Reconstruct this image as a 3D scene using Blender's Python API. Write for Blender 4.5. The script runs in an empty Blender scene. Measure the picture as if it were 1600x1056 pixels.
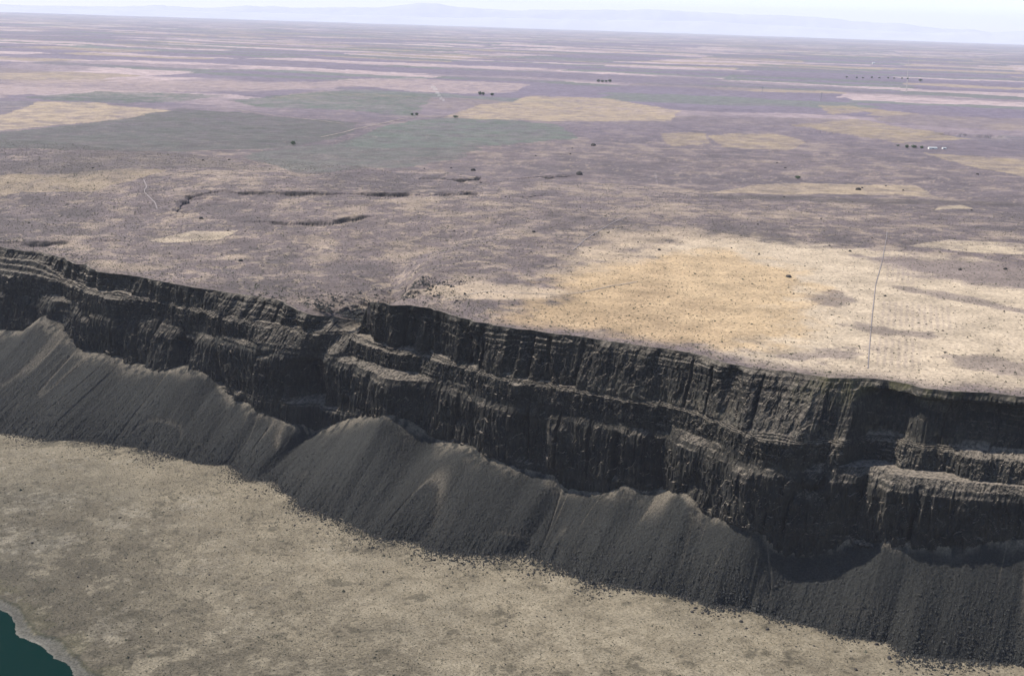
import bpy, math, random
import numpy as np
random.seed(7)
RNG = np.random.default_rng(11)
SC = bpy.context.scene

# ------------------------------------------------------------------ camera
CAM_H, PITCH, ROLL = 330.0, math.radians(13.8), 0.032
Fv = np.array([0, math.cos(PITCH), -math.sin(PITCH)])
Xv = np.array([1.0, 0, 0]); U0 = np.cross(Xv, Fv)
Rv = math.cos(ROLL) * Xv + math.sin(ROLL) * U0
Uv = math.cos(ROLL) * U0 - math.sin(ROLL) * Xv
from mathutils import Matrix
cam = bpy.data.cameras.new('camera'); cam.lens = 45; cam.sensor_width = 36
cam.clip_start = 1.0; cam.clip_end = 300000.0
camo = bpy.data.objects.new('camera', cam); SC.collection.objects.link(camo)
camo.matrix_world = Matrix(((Rv[0], Uv[0], -Fv[0], 0), (Rv[1], Uv[1], -Fv[1], 0), (Rv[2], Uv[2], -Fv[2], CAM_H), (0, 0, 0, 1)))
SC.camera = camo

# ------------------------------------------------------------------ light
SUN_EL = math.radians(49)
SUN_DIR = np.array([-0.898, 0.44]); SUN_DIR /= np.linalg.norm(SUN_DIR)   # horizontal direction TOWARDS the sun
world = bpy.data.worlds.new("World"); SC.world = world; world.use_nodes = True
wn = world.node_tree.nodes; wl = world.node_tree.links
sky = wn.new('ShaderNodeTexSky'); sky.sky_type = 'NISHITA'; sky.sun_disc = False
sky.sun_elevation = SUN_EL
sky.sun_rotation = math.atan2(SUN_DIR[0], SUN_DIR[1])
sky.altitude = 300; sky.dust_density = 0.25; sky.air_density = 0.8; sky.ozone_density = 0.4
wl.new(sky.outputs[0], wn['Background'].inputs[0]); wn['Background'].inputs[1].default_value = 0.11
sl = bpy.data.lights.new('sun', 'SUN'); sl.energy = 5.0; sl.angle = math.radians(0.5); sl.color = (1.0, 0.93, 0.83)
so = bpy.data.objects.new('sun', sl); SC.collection.objects.link(so)
from mathutils import Vector
so.rotation_euler = Vector((SUN_DIR[0] * math.cos(SUN_EL), SUN_DIR[1] * math.cos(SUN_EL), math.sin(SUN_EL))).to_track_quat('Z', 'Y').to_euler()
SC.view_settings.view_transform = 'Standard'; SC.view_settings.look = 'None'
SC.view_settings.exposure = 1.0; SC.view_settings.gamma = 1.0
SC.cycles.volume_bounces = 0; SC.cycles.max_bounces = 4

HAZE = 1.3e-5
# ------------------------------------------------------------------ helpers
def unp(px, py, z):            # reference measurements -> world point on a level plane
    px = np.asarray(px, float); py = np.asarray(py, float)
    d = Fv + ((px - 800) / 2000.0)[..., None] * Rv - ((py - 528) / 2000.0)[..., None] * Uv
    k = (z - CAM_H) / d[..., 2]
    return d * k[..., None] + np.array([0, 0, CAM_H])

def hash2(ix, iy, seed):
    h = (ix.astype(np.int64) * 374761393 + iy.astype(np.int64) * 668265263 + seed * 2147483647 % 1013904223) & 0xffffffff
    h = ((h ^ (h >> 13)) * 1274126177) & 0xffffffff
    h = ((h ^ (h >> 16)) * 2246822519) & 0xffffffff
    return ((h ^ (h >> 15)) & 0xffffff).astype(np.float32) / 16777216.0
def vnoise(x, y, seed=0):      # -1..1
    fx = np.floor(x); fy = np.floor(y); u = x - fx; v = y - fy
    u = u * u * u * (u * (u * 6 - 15) + 10); v = v * v * v * (v * (v * 6 - 15) + 10)
    ix = fx.astype(np.int64); iy = fy.astype(np.int64)
    a = hash2(ix, iy, seed); b = hash2(ix + 1, iy, seed); c = hash2(ix, iy + 1, seed); d = hash2(ix + 1, iy + 1, seed)
    return ((a + (b - a) * u) * (1 - v) + (c + (d - c) * u) * v) * 2 - 1
def fbm(x, y, seed=0, n=4, gain=0.5):
    s = 0; a = 1.0; t = 0
    for i in range(n):
        s = s + a * vnoise(x * (2 ** i) + 17.3 * i, y * (2 ** i) - 9.1 * i, seed + i * 7); t += a; a *= gain
    return s / t
def block(x, y, seed=0):       # value of the nearest jittered cell, 0..1: joint blocks
    ix = np.floor(x).astype(np.int64); iy = np.floor(y).astype(np.int64)
    best = np.full(x.shape, 9e9, np.float32); val = np.zeros(x.shape, np.float32)
    for dx in (-1, 0, 1):
        for dy in (-1, 0, 1):
            cx = ix + dx; cy = iy + dy
            px = cx + hash2(cx, cy, seed) ; py = cy + hash2(cx, cy, seed + 5)
            d = (px - x) ** 2 + (py - y) ** 2
            m = d < best
            best = np.where(m, d, best); val = np.where(m, hash2(cx, cy, seed + 9), val)
    return val
def sstep(a, b, x):
    t = np.clip((x - a) / (b - a), 0, 1); return t * t * (3 - 2 * t)
def smooth(v, k):
    w = np.hanning(k + 2)[1:-1]; w /= w.sum()
    return np.convolve(np.pad(v, (k // 2, k - 1 - k // 2), mode='edge'), w, mode='valid')

def tag(o, label=None, cat=None, group=None, kind=None):
    if label: o['label'] = label
    if cat: o['category'] = cat
    if group: o['group'] = group
    if kind: o['kind'] = kind
    return o
def mesh_from(name, V, Fc, mat, cols=None, smooth_shade=False):
    """V (n,3), Fc (m,k) ints"""
    me = bpy.data.meshes.new(name)
    V = np.ascontiguousarray(V, np.float32); Fc = np.ascontiguousarray(Fc, np.int32)
    k = Fc.shape[1]
    me.vertices.add(len(V)); me.vertices.foreach_set('co', V.ravel())
    me.loops.add(Fc.size); me.loops.foreach_set('vertex_index', Fc.ravel())
    me.polygons.add(len(Fc)); me.polygons.foreach_set('loop_start', np.arange(0, Fc.size, k, dtype=np.int32))
    me.polygons.foreach_set('use_smooth', np.full(len(Fc), smooth_shade, bool))
    me.update(calc_edges=True)
    if cols is not None:
        a = me.color_attributes.new('Col', 'FLOAT_COLOR', 'POINT')
        c = np.ones((len(V), 4), np.float32); c[:, :cols.shape[1]] = cols
        a.data.foreach_set('color', c.ravel())
    if mat: me.materials.append(mat)
    o = bpy.data.objects.new(name, me); SC.collection.objects.link(o)
    return o
def grid_faces(nr, nc, flip=False):
    i = np.arange(nr - 1)[:, None] * nc + np.arange(nc - 1)[None, :]
    q = np.stack([i, i + 1, i + nc + 1, i + nc], -1).reshape(-1, 4)
    return q[:, ::-1] if flip else q
def empty(name, loc):
    o = bpy.data.objects.new(name, None); SC.collection.objects.link(o); o.location = loc; return o

# ------------------------------------------------------------------ materials
def newmat(name):
    m = bpy.data.materials.new(name); m.use_nodes = True
    nt = m.node_tree; b = nt.nodes['Principled BSDF']; b.inputs['Roughness'].default_value = 0.95
    b.inputs['Specular IOR Level'].default_value = 0.15
    return m, nt, b
def nnoise(nt, scale, detail=4, vec=None, rough=0.6):
    n = nt.nodes.new('ShaderNodeTexNoise'); n.inputs['Scale'].default_value = scale
    n.inputs['Detail'].default_value = detail; n.inputs['Roughness'].default_value = rough
    if vec is not None: nt.links.new(vec, n.inputs['Vector'])
    return n
def ramp(nt, fac, stops):
    r = nt.nodes.new('ShaderNodeValToRGB'); nt.links.new(fac, r.inputs[0])
    e = r.color_ramp.elements
    while len(e) > 1: e.remove(e[-1])
    e[0].position = stops[0][0]; e[0].color = (*stops[0][1], 1)
    for p, c in stops[1:]:
        x = e.new(p); x.color = (*c, 1)
    return r
def mix(nt, fac, a, b, mode='MIX'):
    n = nt.nodes.new('ShaderNodeMix'); n.data_type = 'RGBA'; n.blend_type = mode; n.clamp_factor = True
    for sock, v in ((n.inputs[0], fac), (n.inputs[6], a), (n.inputs[7], b)):
        if isinstance(v, (int, float)): sock.default_value = v
        elif isinstance(v, tuple): sock.default_value = (*v, 1)
        else: nt.links.new(v, sock)
    return n.outputs[2]
def pos(nt): return nt.nodes.new('ShaderNodeNewGeometry').outputs['Position']
def bump(nt, b, h, dist, strength=1.0):
    n = nt.nodes.new('ShaderNodeBump'); n.inputs['Strength'].default_value = strength; n.inputs['Distance'].default_value = dist
    nt.links.new(h, n.inputs['Height']); nt.links.new(n.outputs[0], b.inputs['Normal'])
def g3(v): return (v, v, v)

def ground_mat(name, speck_scale, speck_lo, bump_d):
    m, nt, b = newmat(name)
    at = nt.nodes.new('ShaderNodeVertexColor'); at.layer_name = 'Col'
    p = pos(nt)
    n1 = nnoise(nt, speck_scale, 3, p, 0.75)
    r1 = ramp(nt, n1.outputs[0], [(0.36, g3(speck_lo)), (0.5, g3(0.97)), (0.68, g3(1.3))])
    n2 = nnoise(nt, 0.02, 6, p, 0.65)
    r2 = ramp(nt, n2.outputs[0], [(0.35, g3(0.78)), (0.5, g3(1.0)), (0.65, g3(1.2))])
    c = mix(nt, 1.0, at.outputs[0], r1.outputs[0], 'MULTIPLY'); c = mix(nt, 1.0, c, r2.outputs[0], 'MULTIPLY')
    nt.links.new(c, b.inputs['Base Color']); bump(nt, b, n1.outputs[0], bump_d)
    return m
M_plateau = ground_mat('scrub_plateau', 0.22, 0.62, 1.0)
M_floor = ground_mat('valley_flat', 0.45, 0.55, 0.7)

def rock_mat(name, base, dustc, dust_lo, dust_hi, cliff=True):
    m, nt, b = newmat(name)
    p = pos(nt)
    at = nt.nodes.new('ShaderNodeVertexColor'); at.layer_name = 'Col'
    mp = nt.nodes.new('ShaderNodeMapping'); mp.inputs['Scale'].default_value = (1, 1, 0.3) if cliff else (1, 1, 1); nt.links.new(p, mp.inputs[0])
    n1 = nnoise(nt, 0.35, 6, mp.outputs[0], 0.7)
    n2 = nnoise(nt, 0.03, 4, p, 0.6)
    r1 = ramp(nt, n1.outputs[0], [(0.3, tuple(x * 0.45 for x in base)), (0.5, base), (0.72, tuple(x * 2.0 for x in base))])
    r2 = ramp(nt, n2.outputs[0], [(0.35, (0.7, 0.72, 0.75)), (0.65, (1.3, 1.22, 1.12))])
    c = mix(nt, 1.0, r1.outputs[0], r2.outputs[0], 'MULTIPLY')
    c = mix(nt, 1.0, c, at.outputs[0], 'MULTIPLY')
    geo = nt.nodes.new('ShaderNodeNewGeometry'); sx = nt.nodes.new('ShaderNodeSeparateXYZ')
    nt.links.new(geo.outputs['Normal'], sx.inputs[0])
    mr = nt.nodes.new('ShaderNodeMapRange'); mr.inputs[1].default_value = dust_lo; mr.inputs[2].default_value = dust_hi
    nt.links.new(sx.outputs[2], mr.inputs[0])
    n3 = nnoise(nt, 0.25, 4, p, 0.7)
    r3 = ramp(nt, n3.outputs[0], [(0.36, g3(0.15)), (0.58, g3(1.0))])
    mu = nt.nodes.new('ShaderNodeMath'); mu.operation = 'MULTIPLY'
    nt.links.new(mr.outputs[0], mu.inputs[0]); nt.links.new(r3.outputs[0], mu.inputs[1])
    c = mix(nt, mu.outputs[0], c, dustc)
    nt.links.new(c, b.inputs['Base Color']); bump(nt, b, n1.outputs[0], 0.8)
    return m
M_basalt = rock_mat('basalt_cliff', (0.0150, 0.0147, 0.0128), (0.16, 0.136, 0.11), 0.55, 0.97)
m, nt, b = newmat('scree'); M_scree = m
at = nt.nodes.new('ShaderNodeVertexColor'); at.layer_name = 'Col'; p = pos(nt)
n1 = nnoise(nt, 0.5, 5, p, 0.8); r1 = ramp(nt, n1.outputs[0], [(0.34, g3(0.5)), (0.5, g3(0.95)), (0.68, g3(1.7))])
nt.links.new(mix(nt, 1.0, at.outputs[0], r1.outputs[0], 'MULTIPLY'), b.inputs['Base Color']); bump(nt, b, n1.outputs[0], 1.4)
def plain_mat(name, c, var=0.5, scale=0.8):
    m, nt, b = newmat(name)
    n = nnoise(nt, scale, 4, pos(nt), 0.7)
    r = ramp(nt, n.outputs[0], [(0.3, tuple(x * (1 - var) for x in c)), (0.7, tuple(x * (1 + var) for x in c))])
    nt.links.new(r.outputs[0], b.inputs['Base Color']); bump(nt, b, n.outputs[0], 0.3)
    return m
M_boulder = plain_mat('dark_basalt_boulder', (0.035, 0.032, 0.030))
M_rubble = plain_mat('grey_rubble', (0.027, 0.027, 0.025), 0.6, 0.3)
M_sage = plain_mat('sagebrush', (0.06, 0.058, 0.04), 0.5, 0.1)
M_leaf = plain_mat('tree_leaves', (0.05, 0.085, 0.04), 0.5, 0.4)
M_bark = plain_mat('tree_bark', (0.09, 0.07, 0.05))
M_wall = plain_mat('painted_wall', (0.6, 0.58, 0.55), 0.1)
M_roof = plain_mat('pale_metal_roof', (0.34, 0.35, 0.36), 0.08)
M_road = plain_mat('pale_dirt', (0.22, 0.19, 0.165), 0.15, 0.05)
M_track = plain_mat('grey_dirt', (0.17, 0.15, 0.15), 0.2, 0.2)
M_steel = plain_mat('galvanised_steel', (0.2, 0.2, 0.22), 0.1)

# ------------------------------------------------------------------ traced terrain lines (plan survey)
Bv = np.array([.862, -.507]); Nv = np.array([-.507, -.862]); OR = np.array([-145., 1487.])
def st_of(L, z):
    L = np.array(L, float); P = unp(L[:, 0], L[:, 1], z)[:, :2] - OR
    s = P @ Bv; t = P @ Nv; o = np.argsort(s); return s[o], t[o]
rimL=[(0,385),(30,390),(66,393),(100,402),(115,410),(135,413),(150,423),(200,428),(250,437),(300,447),(330,451),(370,456),(400,460),(430,465),(465,478),(495,484),(540,488),(581,500)]
rimR=[(611,477),(639,477),(673,482),(700,490),(741,502),(792,511),(851,519),(906,526),(970,535),(1039,545),(1100,555),(1124,565),(1175,574),(1243,582),(1298,590),(1356,592),(1383,596),(1441,606),(1492,612),(1557,614),(1600,619)]
LA=[(0,430),(102,442),(123,454),(170,466),(239,473),(290,483),(341,497),(392,507),(443,514),(564,536),(591,543),(618,553),(666,557),(693,567),(734,581),(775,593),(809,601),(853,605),(877,610),(940,621),(984,630),(1039,637),(1090,650),(1141,673),(1190,690),(1243,700),(1290,699)]
LB=[(0,451),(61,459),(109,470),(147,476),(191,487),(239,495),(290,507),(341,521),(365,526),(400,543),(509,560),(553,560),(605,577),(673,594),(734,608),(799,625),(853,635),(885,642),(940,650),(984,657),(1039,668),(1086,680),(1134,692),(1190,706),(1226,716),(1253,724),(1284,742)]
LC=[(0,455),(109,480),(191,500),(290,516),(365,540),(400,550),(509,565),(553,575),(605,597),(673,603),(734,612),(799,628),(885,646),(940,655),(984,664),(1039,680),(1086,700),(1130,715),(1170,722),(1209,735),(1250,746),(1284,753)]
L4=[(358,608),(402,616),(443,623),(501,634),(553,644),(680,683),(741,700),(809,713),(861,725),(877,736),(940,741),(984,751),(1090,782),(1141,797),(1199,812),(1236,818),(1284,830),(1310,838)]
LT=[(0,514),(34,519),(68,493),(99,517),(119,538),(143,551),(177,555),(205,567),(239,574),(269,577),(297,574),(320,585),(341,602),(358,613),(368,628),(392,630),(409,643),(443,657),(477,660),(491,674),(536,656),(570,645),(605,644),(639,659),(680,683),(707,691),(741,697),(775,714),(809,729),(841,737),(865,741),(882,763),(919,768),(947,770),(977,756),(1005,765),(1052,765),(1083,780),(1100,807),(1141,811),(1175,814),(1192,823),(1202,848),(1230,864),(1264,864),(1298,854),(1332,840),(1383,843),(1441,849),(1492,852),(1519,842),(1600,843)]
LTOE=[(0,671),(79,687),(150,690),(217,699),(276,715),(307,725),(362,727),(386,750),(429,752),(445,770),(473,794),(552,821),(599,843),(652,847),(676,859),(735,867),(794,869),(818,865),(853,876),(912,904),(1000,922),(1056,931),(1112,944),(1150,950),(1202,963),(1262,976),(1322,995),(1386,1002),(1412,1025),(1487,1031),(1600,1040)]
ZA, ZB, ZC, Z4, ZF = -57., -80., -84., -147., -215.
DS = 0.8
S = np.arange(-1040, 1000, DS); NS = len(S)
def lin(L, z, extra=(), cut=None):
    s, t = st_of(L, z)
    if cut: k = (s > cut[0]) & (s < cut[1]); s, t = s[k], t[k]
    if len(extra): e = np.array(extra, float); s = np.r_[s, e[:, 0]]; t = np.r_[t, e[:, 1]]; o = np.argsort(s); s, t = s[o], t[o]
    return np.interp(S, s, t)
sL, tL = st_of(rimL, -25); sR, tR = st_of(rimR, 0)
# rim plan: lower block left of the ravine, higher block right of it, ravine notch between
k = sL < -140; k2 = sR > -60
srim = np.r_[sL[k], -132, -115, -95, -80, -66, sR[k2], 850, 1000]; trim = np.r_[tL[k], -22, -46, -84, -62, -24, tR[k2], -60, -70]
o_ = np.argsort(srim)
T_rim = smooth(np.interp(S, srim[o_], trim[o_]), 9)
Z_rim = np.interp(S, [-1040, -190, -118, -95, -84, -66, -45, -15, 1000], [-26, -27, -38, -50, -42, -20, -5, 0, 0])
Z_rim = smooth(Z_rim, 7)
T_A = smooth(lin(LA, ZA, [(-1040, -20), (560, 44), (572, 26), (585, 12), (604, 6), (630, 8), (645, 6), (668, -4), (700, -18), (760, -38), (1000, -54)], (-2000, 556)), 7)
T_B = smooth(lin(LB, ZB, [(-1040, -10), (562, 46), (572, 34), (584, 22), (596, 20), (612, 28), (638, 20), (690, 0), (730, -14), (1000, -44)], (-2000, 558)), 7)
T_C = smooth(lin(LC, ZC - 2, [(-1040, -5), (563, 48), (573, 40), (585, 29), (596, 27), (612, 33), (638, 26), (690, 6), (730, -8), (1000, -38)], (-2000, 560)), 7)
T_4 = smooth(lin(L4, Z4, [(-1040, 5), (-700, 5), (-500, 12), (-300, 20), (-230, 20), (572, 43), (588, 40), (612, 38), (645, 32), (690, 16), (730, 0), (1000, -30)], (-2000, 566)), 7)
nose = 15 * np.exp(-((S - 545) / 34) ** 2); T_A = T_A - nose; T_B = T_B - nose; T_C = T_C - nose; T_4 = T_4 - .8 * nose
# ravine set-back between the blocks
rav = np.exp(-((S + 92) / 20) ** 2); rav2 = np.exp(-((S + 118) / 16) ** 2)
T_A = T_A - 22 * rav; T_B = T_B - 18 * rav2; T_C = T_C - 14 * rav2
T_A = np.maximum(T_A, T_rim + 3); T_B = np.maximum(T_B, T_A + 1.5); T_C = np.maximum(T_C, T_B + 2); T_4 = np.maximum(T_4, T_C + 2)

def wall_levels():
    n = np.zeros_like(S)
    t1 = np.clip(T_A - 6, T_rim + 1.5, T_rim + 10 + 40 * sstep(-380, -220, S)); ex1 = np.maximum(T_A - 6 - t1, 0)
    T = [T_rim, t1, T_A, np.maximum(T_B - 5, T_A + .5), np.maximum(T_C - 2.5, T_B - 3), T_C + 1.5, T_C + 3.0 + 0.25 * np.maximum(T_4 - T_C - 8, 0),
         np.maximum(T_4 - 6, T_C + 4), T_4, T_4 + 4, T_4 + 6]
    Z = [Z_rim, n + ZA + 4 + np.minimum(.55 * ex1, 16), n + ZA, n + ZB + 3.5, n + ZC + 1, n + ZC - 5, n + ZC - 14, n + Z4 + 2.5, n + Z4 - 1, n + Z4 - 30, n + ZF - 10]
    for i in range(1, len(T)): T[i] = np.maximum(T[i], T[i - 1] + 0.3)
    return T, Z
WT, WZ = wall_levels()
def wall_t(s, z):
    i = int(np.clip(round((s - S[0]) / DS), 0, NS - 1))
    zz = np.array([w[i] for w in WZ]); tt = np.array([w[i] for w in WT])
    return np.interp(-z, -zz, tt)
# talus crest: where each traced sight line meets the wall
ts, tz = [], []
for (px, py) in LT:
    best = None
    for z in np.arange(-96, -214, -1.0):
        P = unp(np.array([px]), np.array([py]), z)[0, :2] - OR
        s_, t_ = P @ Bv, P @ Nv
        e = t_ - wall_t(s_, z)
        if e < 0: best = (s_, z); break
    if best: ts.append(best[0]); tz.append(best[1])
ts = np.array(ts); tz = np.array(tz); o_ = np.argsort(ts)
Z_tal = smooth(np.interp(S, ts[o_], tz[o_]), 21)
T_tal = np.array([wall_t(s, z) for s, z in zip(S[::4], Z_tal[::4])]); T_tal = np.interp(S, S[::4], T_tal)
s_, t_ = st_of(LTOE, ZF)
s_ = np.r_[-1040, s_, 1000]; t_ = np.r_[t_[0] + 8, t_, t_[-1] - 12]
T_toe = smooth(np.interp(S, s_, t_), 15) + 3.5 * fbm(S / 11, S * 0, 19, 4, .65)
print('talus z', np.round(np.interp(np.arange(-800, 800, 75), S, Z_tal)).tolist())
def P3(s, t, z): return np.stack([OR[0] + s * Bv[0] + t * Nv[0], OR[1] + s * Bv[1] + t * Nv[1], z + 0 * s], -1)

# ------------------------------------------------------------------ cliff
seg_rows = [100, 27, 44, 14, 8, 12, 96, 9, 40, 14]
rows_t, rows_z, rows_seg, rows_f = [], [], [], []
for i, n in enumerate(seg_rows):
    for j in range(n):
        f = j / n
        g = f
        if i == 1: g = (math.floor(3 * f) + (lambda q: q * q * (3 - 2 * q))(min(max((3 * f % 1 - .6) / .4, 0), 1))) / 3
        rows_t.append(WT[i] * (1 - f) + WT[i + 1] * f); rows_z.append(WZ[i] * (1 - g) + WZ[i + 1] * g); rows_seg.append(i); rows_f.append(f)
CT = np.array(rows_t); CZ = np.array(rows_z); seg = np.array(rows_seg)[:, None]; ff = np.array(rows_f)[:, None]
SS = np.broadcast_to(S, CT.shape)
NR = len(CT)
def face_amp(segs, soft=0.25):   # 1 on the face, falls on the ledges
    a = np.zeros(NR)
    for sg, w in segs.items(): a[seg[:, 0] == sg] = w
    return smooth(a, 7)[:, None]
# --- tall upper cliff: buttresses, joint blocks, thin slabs
warp = 5 * fbm(SS / 40, CZ / 40, 3, 3)
big = fbm((SS + warp) / 34, CZ / 170, 21, 3, 0.55)
rid = 1 - np.abs(vnoise((SS + warp) / 15, CZ / 90, 31))
cl = np.exp(-(np.abs(vnoise((SS + 0.6 * warp) / 21, CZ / 160, 35)) / 0.10) ** 2)
bk1 = block(SS / 7, CZ / 15, 41); bk2 = block(SS / 3.0, CZ / 5.5, 42); fine = fbm(SS / 2.4, CZ / 4, 43, 3, 0.6)
slab = vnoise(CZ / 3.2 + 0.6 * vnoise(SS / 60, CZ * 0, 5), SS / 90, 51)
depth = np.clip(Z_rim[None] - CZ, 0, 200)
slabw = sstep(40, 4, depth) * (0.55 + 0.45 * vnoise(SS / 70, SS * 0, 6))
right = sstep(160, 260, SS)       # the stretch with fewer columns and more bands
D1 = 9.0 * big + 5.5 * (rid - 0.5) * (1 - 0.6 * right) - (6.5 + 3 * sstep(-60, -20, SS) * (1 - sstep(120, 200, SS))) * cl * sstep(2, 9, depth) + 3.6 * (bk1 - .5) + 1.4 * (bk2 - .5) + 1.0 * fine + 1.1 * np.sign(slab) * np.minimum(np.abs(slab) * 4, 1) * slabw
D1 = D1 * (1 - .6 * sstep(500, 560, SS)) * (1 - .85 * np.exp(-((SS + 95) / 16) ** 2))
D1 = D1 * sstep(-1.0, 6.0, depth) + 2.0 * vnoise(SS / 14, SS * 0, 7) + .9 * vnoise(SS / 5, SS * 0, 8)
# --- thin second tier
beds = np.sign(vnoise(CZ / 1.9 + .8 * vnoise(SS / 45, CZ * 0, 55), SS / 60, 56)) * sstep(-.25, .35, vnoise(SS / 30, CZ / 12, 57))
cols = 1 - np.abs(vnoise((SS + .8 * fbm(SS / 9, CZ / 9, 58, 2)) / 2.6, CZ / 26, 59))
D1 = D1 + .2 * beds * sstep(1, 4, depth) * (.35 + .65 * sstep(45, 8, depth)) * (.5 + .5 * right) + 1.6 * (cols - .5) * sstep(2, 6, depth)
D2 = .25 * beds + 1.3 * (cols - .5) + 4.5 * fbm(SS / 26, CZ / 90, 61, 3) + 3.4 * (block(SS / 8, CZ / 30, 62) - .5) + 2.2 * (block(SS / 2.6, CZ / 6, 63) - .5) + 1.2 * fbm(SS / 2, CZ / 3, 64, 3, .6)
# --- lower massive cliff with fluted, rounded brow
flu = 1 - np.abs(vnoise((SS + 3 * fbm(SS / 30, CZ / 30, 70, 2)) / 7.5, CZ / 120, 71))
flu = flu ** 1.5
fz = sstep(ZC - 52, ZC - 16, CZ) * (0.35 + 0.65 * sstep(-0.1, 0.4, vnoise(SS / 120, SS * 0, 12)))
D3 = 8 * fbm((SS + warp) / 42, CZ / 150, 72, 3) + 5.0 * (flu - .5) * fz - 7.0 * np.exp(-(np.abs(vnoise(SS / 38, CZ / 180, 73)) / 0.075) ** 2) \
    + 3.2 * (block(SS / 6, CZ / 13, 74) - .5) + 1.2 * (block(SS / 2.4, CZ / 7, 75) - .5) + .8 * fbm(SS / 2, CZ / 5, 76, 3, .6)
D3 = D3 + 2.4 * (cols - .5)
D4 = 2.5 * fbm(SS / 20, CZ / 60, 81, 2) + 2.6 * (1 - np.abs(vnoise(SS / 3.2, CZ / 40, 82)) - .5) + 1.3 * (block(SS / 2.2, CZ / 8, 83) - .5) + .7 * fbm(SS / 1.8, CZ / 3, 84, 2)
# deep alcoves (plan position, half width, depth, z range)
ALC = [(-345, 15, 16, ZC - 12, -200), (-128, 20, 20, ZC - 4, -141), (586, 26, 5, 5, -52), (-460, 9, 8, ZC - 5, -200), (20, 9, 8, -8, -52), (122, 10, 9, -12, -52), (178, 7, 6, -8, -50), (-262, 10, 9, -30, -56), (-600, 14, 9, ZC, -200), (318, 5, 9, -90, -141), (205, 7, 8, -92, -141), (-60, 10, 14, -6, -54), (-30, 8, -5, -10, -54), (247, 12, -7, -95, -200), (470, 14, -6, -90, -200)]
AL = 0
for (s0, w, d, z1, z0) in ALC:
    AL = AL - d * np.exp(-((SS - s0) / w) ** 4) * sstep(z1 + 3, z1 - 6, CZ) * sstep(z0 - 5, z0 + 3, CZ)
w1 = face_amp({0: 1, 1: .3}); w2 = face_amp({1: .25, 2: 1, 3: .45}); w3 = face_amp({3: .2, 4: .5, 5: .8, 6: 1, 7: .35}); w4 = face_amp({7: .4, 8: 1, 9: 1})
deep = 24 * sstep(556, 572, SS) * sstep(-7, -15, CZ) * (seg <= 2) * (1 - .75 * sstep(648, 682, SS) * sstep(-50, -58, CZ)) * (1 - .25 * sstep(-.1, .4, vnoise(SS / 28, CZ / 30, 88))) * (seg <= 3)
off = -deep + w1 * D1 + w2 * D2 + w3 * D3 + w4 * D4 + AL * np.clip(w1 + w3, 0, 1)
w1[0] = 1
ledge = face_amp({1: 1, 3: 1, 4: .8, 7: 1})
CZ2 = CZ + ledge * (.7 * fbm(SS / 9, CT / 5, 91, 3) + .6 * fbm(SS / 2.5, CT / 2.5, 92, 3, .6) + .8 * (block(SS / 3.2, CT / 3, 93) - .5))
CT2 = CT + off
# slight along-cliff jitter so that joints are not perfectly straight
SS2 = SS + (w1 + w3) * 0.5 * vnoise(SS / 3, CZ / 3, 95)
rim_t = CT2[0].copy(); rim_z = CZ2[0].copy()
V = P3(SS2, CT2, CZ2).reshape(-1, 3)
V[:NS] = P3(S, rim_t, rim_z)
V = np.concatenate([P3(S, rim_t - 3.5, rim_z - .6).reshape(-1, 3), V]) 
colr = 1.0 + 0.5 * fbm(SS / 60, CZ / 12, 97, 3) + 0.25 * fbm(SS / 5, CZ / 30, 98, 2)
cc = np.stack([colr, colr, colr * 1.02], -1)
lich = (.6 * sstep(470, 520, SS) * sstep(34, 2, depth) * sstep(-.25, .45, fbm(SS / 12, CZ / 12, 99, 3)))[..., None]
cc = cc * (1 - lich) + lich * np.array([3.4, 3.3, 1.9])
brec = (sstep(150, 230, SS) * np.exp(-((CZ + 49) / 9) ** 2) * sstep(-.2, .4, fbm(SS / 4, CZ / 4, 101, 2)))[..., None]
cc = cc * (1 + 1.2 * brec * np.array([1.1, 1.0, .85]))
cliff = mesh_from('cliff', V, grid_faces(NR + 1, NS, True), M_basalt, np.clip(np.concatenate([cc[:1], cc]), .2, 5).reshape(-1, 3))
tag(cliff, kind='structure')

# ------------------------------------------------------------------ plateau surface
def seg_dist(X, Y, pts, reach=None):
    """distance to polyline and side (+ = left of travel); with reach, only evaluated near the line"""
    if reach is not None:
        xs = [p[0] for p in pts]; ys = [p[1] for p in pts]
        m = (X > min(xs) - reach) & (X < max(xs) + reach) & (Y > min(ys) - reach) & (Y < max(ys) + reach)
        b_ = np.full(X.shape, 1e9); s_ = np.ones(X.shape); a_ = np.zeros(X.shape)
        b, s, a, L = seg_dist(X[m], Y[m], pts); b_[m] = b; s_[m] = s; a_[m] = a
        return b_, s_, a_, sum(math.dist(p, q) for p, q in zip(pts[:-1], pts[1:]))
    best = np.full(X.shape, 1e9); bp = np.zeros(X.shape); side = np.zeros(X.shape); along = np.zeros(X.shape)
    L = 0
    for (ax, ay), (bx, by) in zip(pts[:-1], pts[1:]):
        dx, dy = bx - ax, by - ay; l2 = dx * dx + dy * dy; l = math.sqrt(l2)
        u = np.clip(((X - ax) * dx + (Y - ay) * dy) / l2, 0, 1)
        d = np.hypot(X - ax - u * dx, Y - ay - u * dy)
        cr = (dx * (Y - ay) - dy * (X - ax)) / l
        m = (d < best - 1e-6) | ((np.abs(d - best) <= 1e-6) & (np.abs(cr) > bp))
        bp = np.where(m, np.abs(cr), bp)
        best = np.where(m, d, best); side = np.where(m, np.sign(cr), side); along = np.where(m, L + u * l, along); L += l
    return best, side, along, L
def uw(L, z=0.): return [tuple(p[:2]) for p in unp(np.array([l[0] for l in L]), np.array([l[1] for l in L]), z)]
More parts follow.
